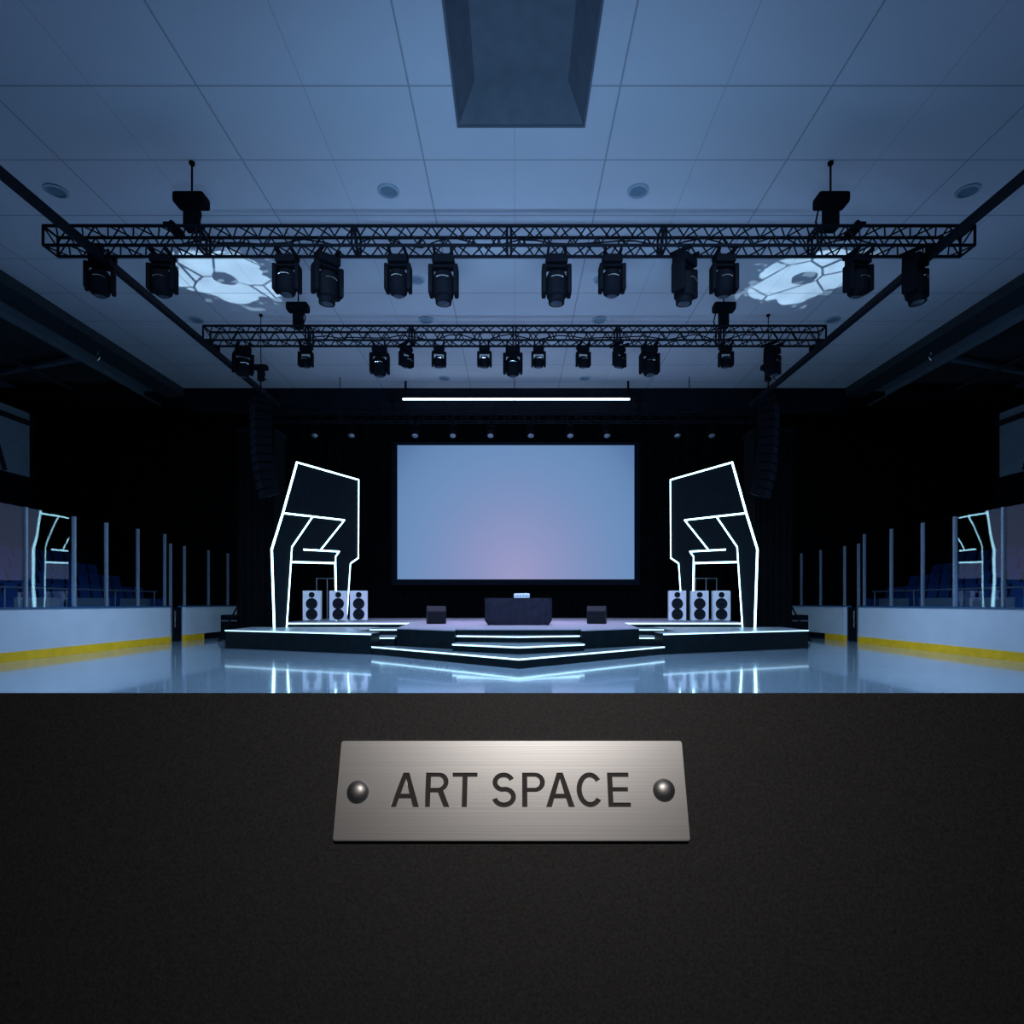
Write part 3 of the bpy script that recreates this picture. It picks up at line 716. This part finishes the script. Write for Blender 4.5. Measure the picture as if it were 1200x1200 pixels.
# ------------------------------------------------------------ PA towers and line arrays
for s in (-1,1):
    r = thing('draped_tower', 'tall black draped tower behind the %s side platform' % SIDE[s], 'tower', (s*7.75, 18.3, 0))
    bm = B(); curtain(bm, -.55,.55, -.4, 0.02, 6.3, .03, .2); curtain(bm, -.55,.55,.4,.02,6.3,.03,.2)
    box(bm,-.56,-.53,-.42,.42,.02,6.3); box(bm,.53,.56,-.42,.42,.02,6.3); obj('drape', bm, M['drape'], r)
    bm = B(); box(bm,-.6,.6,-.45,.45,6.3,6.42); obj('top_plate', bm, M['black'], r)
    bm = B(); tube(bm,(s*.55,-.2,1.25),(s*1.15,-.35,.03),.025); tube(bm,(s*.55,-.2,.5),(s*1.15,-.35,.03),.018); obj('outrigger', bm, M['black'], r)
    a = thing('line_array', 'curved black line array of speakers hanging by the %s tower' % SIDE[s], 'loudspeaker', (s*7.05, 16.6, 6.75))
    bm = B(); box(bm,-.34,.34,-.3,.3,-.05,.05,.01); tube(bm,(0,0,.05),(0,0,.62),.02); obj('rigging_frame', bm, M['black'], a)
    z = -.18; y = 0; ang = 0
    for k in range(11):
        bm = B(); extr(bm,[(-.25,-.22,-.11),(-.25,.22,-.08),(-.25,.22,.08),(-.25,-.22,.11)],(.5,0,0))
        c = obj('array_cabinet', bm, M['black'], a, loc=(0,y,z)); c.rotation_euler = (ang,0,0)
        bm = B(); box(bm,-.235,.235,-.235,-.222,-.095,.095,.004); obj('grille', bm, M['steelmesh'], c)
        z -= .232*math.cos(ang); y += .232*math.sin(ang)*1.0; ang += math.radians(2.6) if k > 4 else math.radians(.8)
    a.rotation_euler.z = s*.9
    hoist('small black chain hoist holding up the %s line array' % SIDE[s], s*7.05, 16.6, HC, .7, zb=7.35)
    # floor cases seen low beside the tower
    c = thing('equipment_case', 'dark flight case standing on the floor beside the %s tower' % SIDE[s], 'case', (s*8.85, 19.3, 0))
    bm = B(); box(bm,-.5,.5,-.3,.3,.08,.8,.01); obj('case_body', bm, M['black'], c)
    bm = B(); box(bm,-.51,.51,-.31,.31,.6,.63); obj('metal_trim', bm, M['rail'], c)
    for x in (-.4,.4):
        for y in (-.22,.22): bm = B(); tube(bm,(x-.02,y,.04),(x+.02,y,.04),.04,12); obj('caster', bm, M['black'], c)

# ------------------------------------------------------------ gobo projections on the ceiling
def gobo(name, loc, target, seed, rot):
    l = bpy.data.lights.new(name, 'SPOT'); l.energy = 1450; l.color = (0.55, 0.82, 1.0); l.spot_size = math.radians(110); l.spot_blend = .02; l.shadow_soft_size = .01
    o = bpy.data.objects.new(name, l); C.objects.link(o); o.location = loc; aim(o, target)
    l.use_nodes = True; n, k = l.node_tree.nodes, l.node_tree.links
    e = n['Emission']
    tc = n.new('ShaderNodeNewGeometry'); sp = n.new('ShaderNodeSeparateXYZ'); k.new(tc.outputs['Incoming'], sp.inputs[0])
    def mth(op, a, b=None):
        x = n.new('ShaderNodeMath'); x.operation = op
        for i, v in enumerate((a, b)):
            if v is None: continue
            if isinstance(v, (int, float)): x.inputs[i].default_value = v
            else: k.new(v, x.inputs[i])
        return x.outputs[0]
    hh = target[2]-loc[2]
    u = mth('DIVIDE', mth('SUBTRACT', mth('MULTIPLY', mth('DIVIDE', sp.outputs[0], sp.outputs[2]), hh), target[0]-loc[0]), 1.5)
    v = mth('DIVIDE', mth('SUBTRACT', mth('MULTIPLY', mth('DIVIDE', sp.outputs[1], sp.outputs[2]), hh), target[1]-loc[1]), 1.5)
    cb = n.new('ShaderNodeCombineXYZ'); k.new(u, cb.inputs[0]); k.new(v, cb.inputs[1]); cb.inputs[2].default_value = seed
    r = mth('SQRT', mth('ADD', mth('MULTIPLY', u, u), mth('MULTIPLY', v, v)))
    th = mth('ARCTAN2', v, u)
    # wavy petal outline
    nz = n.new('ShaderNodeTexNoise'); nz.inputs['Scale'].default_value = 2.2; nz.inputs['Detail'].default_value = 4; k.new(cb.outputs[0], nz.inputs[0])
    pet = mth('ABSOLUTE', mth('SINE', mth('ADD', mth('MULTIPLY', th, 2.5), rot)))
    edge = mth('ADD', mth('ADD', .66, mth('MULTIPLY', pet, .20)), mth('MULTIPLY', mth('SUBTRACT', nz.outputs[0], .5), .35))
    inside = mth('LESS_THAN', r, edge)
    core = mth('GREATER_THAN', r, mth('ADD', .12, mth('MULTIPLY', nz.outputs[0], .16)))
    vo = n.new('ShaderNodeTexVoronoi'); vo.feature = 'DISTANCE_TO_EDGE'; vo.inputs['Scale'].default_value = 1.35; k.new(cb.outputs[0], vo.inputs['Vector'])
    crack = mth('GREATER_THAN', vo.outputs['Distance'], .022)
    f = mth('MULTIPLY', mth('MULTIPLY', inside, core), crack)
    # faint outer speckle
    n2 = n.new('ShaderNodeTexNoise'); n2.inputs['Scale'].default_value = 3.5; k.new(cb.outputs[0], n2.inputs[0])
    outer = mth('MULTIPLY', mth('LESS_THAN', r, 1.1), mth('MULTIPLY', mth('GREATER_THAN', n2.outputs[0], .62), .35))
    f = mth('MAXIMUM', f, outer)
    sh_ = mth('MULTIPLY', f, mth('ADD', .55, mth('MULTIPLY', nz.outputs[0], .9)))
    # an artificial gain evens the throw out over the slanting distance: strength follows distance cubed
    dd = mth('DIVIDE', hh, mth('ABSOLUTE', sp.outputs[2])); g = mth('DIVIDE', mth('POWER', dd, 3.0), hh*30)
    k.new(mth('MULTIPLY', mth('MULTIPLY', sh_, g), mth('LESS_THAN', r, 1.3)), e.inputs['Strength'])
for s in (-1,1):
    gobo('gobo_projector_%s' % SIDE[s], (s*6.2, 11.2, 8.10), (s*7.15, 14.75, HC), 3.1 if s < 0 else 8.4, .4 if s < 0 else 1.7)
    f = thing('pattern_projector', 'small black pattern projector lying on top of the front truss near its %s end' % SIDE[s], 'stage light', (s*6.2, 10.88, ZT+.2))
    bm = B(); box(bm,-.1,.1,-.19,.19,0,.05,.01); obj('base', bm, M['black'], f)
    bm = B(); tube(bm, (0,-.10,.085),(0,.24,.11),.045,14); obj('barrel', bm, M['black'], f)

# ------------------------------------------------------------ foreground parapet and nameplate
sl = 0.3295
yt, zt = 0.545, CAMH-.0826
bm = B()
prof = [(yt,zt),(yt+.03,zt-.012),(yt+.03,0),(yt-sl*zt,0)]
extr(bm, [(-1.6,y,z) for y,z in prof], (3.2,0,0))
struct('wall_front', bm, M['parapet'])
# frame on the sloping face: local x across, local y up the slope, local z out of the face
ang = math.atan(sl)
cx, cyp = 0.0, 0
def face(px, py):      # point of the sloping face at the given place of the photograph
    k = (706-py)/700.0
    # Y = yt + sl*(z-zt) ; z-CAMH = k*Y
    Y = (yt+sl*(CAMH-zt))/(1-sl*k); z = CAMH+k*Y
    return Vector(((px-603)/700.0*Y, Y, z))
pc = (face(402,869)+face(797,869)+face(392,985)+face(807,985))/4
up = Vector((0, math.sin(ang), math.cos(ang))); outn = Vector((0,-math.cos(ang), math.sin(ang)))
R = Matrix((Vector((1,0,0)), up, outn)).transposed().to_4x4()
npl = thing('nameplate', 'brushed steel nameplate reading ART SPACE screwed to the black sloping parapet', 'sign', pc)
npl.rotation_euler = R.to_euler()
w2 = (face(797,869)-face(402,869)).length/2*.999; h2 = ((face(600,869)-face(600,985)).length)/2
TH = .006
bm = B(); cr = .0022
pts = []
for cxs, cys, a0 in ((1,1,0),(-1,1,90),(-1,-1,180),(1,-1,270)):
    for i in range(5):
        a = math.radians(a0+90*i/4); pts.append((cxs*(w2-cr)+cr*math.cos(a), cys*(h2-cr)+cr*math.sin(a)))
prism(bm, pts, 0.0002, TH)
es = [e for e in bm.edges if all(v.co.z > TH-1e-6 for v in e.verts)]
bmesh.ops.bevel(bm, geom=es, offset=.0006, segments=2, affect='EDGES')
plate = obj('plate', bm, M['steel'], npl)
def ribbon(pts, w):          # closed outline of a stroke of width w along pts
    L, Rr = [], []
    for i, p in enumerate(pts):
        a = pts[max(0, i-1)]; b = pts[min(len(pts)-1, i+1)]
        d = Vector((b[0]-a[0], b[1]-a[1])).normalized(); nn = Vector((-d.y, d.x))*w/2
        L.append((p[0]+nn.x, p[1]+nn.y)); Rr.append((p[0]-nn.x, p[1]-nn.y))
    return L + Rr[::-1]
def arc(cx_, cy_, rx, ry, a0, a1, n_=14):
    return [(cx_+rx*math.cos(math.radians(a0+(a1-a0)*i/n_)), cy_+ry*math.sin(math.radians(a0+(a1-a0)*i/n_))) for i in range(n_+1)]
def glyphs():
    # capitals drawn on an 81 unit tall grid, x as they follow each other on the plate
    w = 12.0; g = []
    def A_(x):
        g.append([(x,0),(x+13,0),(x+19,20),(x+46,20),(x+52,0),(x+66,0),(x+40,81),(x+26,81)])
        g.append([(x+22.5,31),(x+42.5,31),(x+33,66)])
    def P_(x, leg=False):
        o_ = [(x,0),(x,81),(x+30,81)] + arc(x+30,58,23,23,90,-90)[1:]
        if leg: o_ = [(x,0),(x,81),(x+31,81)] + arc(x+31,58.5,22,22.5,90,-62)[1:] + [(x+57,0),(x+43.5,0),(x+29,34),(x+w,34),(x+w,0)]
        else: o_ += [(x+w,35),(x+w,0)]
        g.append(o_)
        g.append([(x+w,71),(x+30,71)] + arc(x+29,58,12.5,13,90,-90)[1:] + [(x+w,45)])
    A_(318-318); P_(397-318, True)
    x = 459-318; g.append([(x+23,0),(x+35,0),(x+35,71),(x+58,71),(x+58,81),(x,81),(x,71),(x+23,71)])
    x = 549-318
    sp_ = arc(x+29,58,20,17.5,20,180,12) + arc(x+29,58,20,17.5,180,255,6)[1:] + arc(x+30,23.5,22,18.5,78,-10,8) + arc(x+30,23.5,22,18.5,-10,-168,12)[1:]
    g.append(ribbon(sp_, w-.5))
    P_(621-318); A_(676-318)
    x = 746-318; g.append(ribbon(arc(x+32,40.5,25,35,38,322,26), w))
    x = 819-318; g.append([(x,0),(x+52,0),(x+52,10.5),(x+w,10.5),(x+w,36),(x+47,36),(x+47,46.5),(x+w,46.5),(x+w,70.5),(x+50,70.5),(x+50,81),(x,81)])
    return g
def text_mesh(depth):
    cu = bpy.data.curves.new('txt', 'CURVE'); cu.dimensions = '2D'; cu.fill_mode = 'BOTH'; cu.extrude = depth/2
    for poly in glyphs():
        sp_ = cu.splines.new('POLY'); sp_.points.add(len(poly)-1); sp_.use_cyclic_u = True
        for p_, (x_, y_) in zip(sp_.points, poly): p_.co = (x_*.0002, y_*.0002, 0, 1)
    o = bpy.data.objects.new('txt', cu); C.objects.link(o)
    dg = bpy.context.evaluated_depsgraph_get(); me = bpy.data.meshes.new_from_object(o.evaluated_get(dg))
    bpy.data.objects.remove(o); bpy.data.curves.remove(cu)
    return me
me = text_mesh(.005)
xs = [v.co.x for v in me.vertices]; ys = [v.co.y for v in me.vertices]
tl_, tr_ = face(460,926), face(737,926); th_ = (face(600,905.5)-face(600,946)).length
fx = (tr_-tl_).length/(max(xs)-min(xs)); fy = th_/(max(ys)-min(ys))
cxm, cym = (max(xs)+min(xs))/2, (max(ys)+min(ys))/2
ctr = (face(598.5,925.7)-pc); ox, oy = ctr.x, ctr.dot(up)
for v in me.vertices: v.co.x = (v.co.x-cxm)*fx+ox; v.co.y = (v.co.y-cym)*fy+oy
bmt = bmesh.new(); bmt.from_mesh(me); bmesh.ops.remove_doubles(bmt, verts=bmt.verts, dist=1e-6)
bmesh.ops.recalc_face_normals(bmt, faces=bmt.faces)
cut = bpy.data.meshes.new('cut')
for v in bmt.verts: v.co.z += TH
bmt.to_mesh(cut); 
for v in bmt.verts: v.co.z -= .003 if v.co.z > TH else 0
low = min(v.co.z for v in bmt.verts)
for v in bmt.verts: v.co.z = low + (0.0008 if v.co.z > low+1e-5 else 0) + .0002
letters = obj('lettering', bmt, M['ink'], npl, label='recessed black letters ART SPACE')
cutter = bpy.data.objects.new('cutter', cut); C.objects.link(cutter); cutter.parent = npl
bpy.context.view_layer.update()
md = plate.modifiers.new('cut', 'BOOLEAN'); md.operation = 'DIFFERENCE'; md.object = cutter; md.solver = 'EXACT'
dg = bpy.context.evaluated_depsgraph_get(); nm_ = bpy.data.meshes.new_from_object(plate.evaluated_get(dg))
plate.modifiers.clear(); plate.data = nm_
bpy.data.objects.remove(cutter); bpy.data.meshes.remove(cut); bpy.data.meshes.remove(me)
for px, py in ((421.5,928),(776,926)):
    p = face(px,py)-pc
    bm = B(); lathe(bm, [(.0093,0),(.0095,.0006),(.0088,.0022),(.007,.0038),(.0045,.0050),(.002,.0055),(0,.0056)], 32)
    o = obj('screw', bm, M['screw'], npl, smooth=True, loc=(p.x, p.dot(up), TH), label='domed dark steel screw head at the %s end' % ('left' if px < 600 else 'right'))
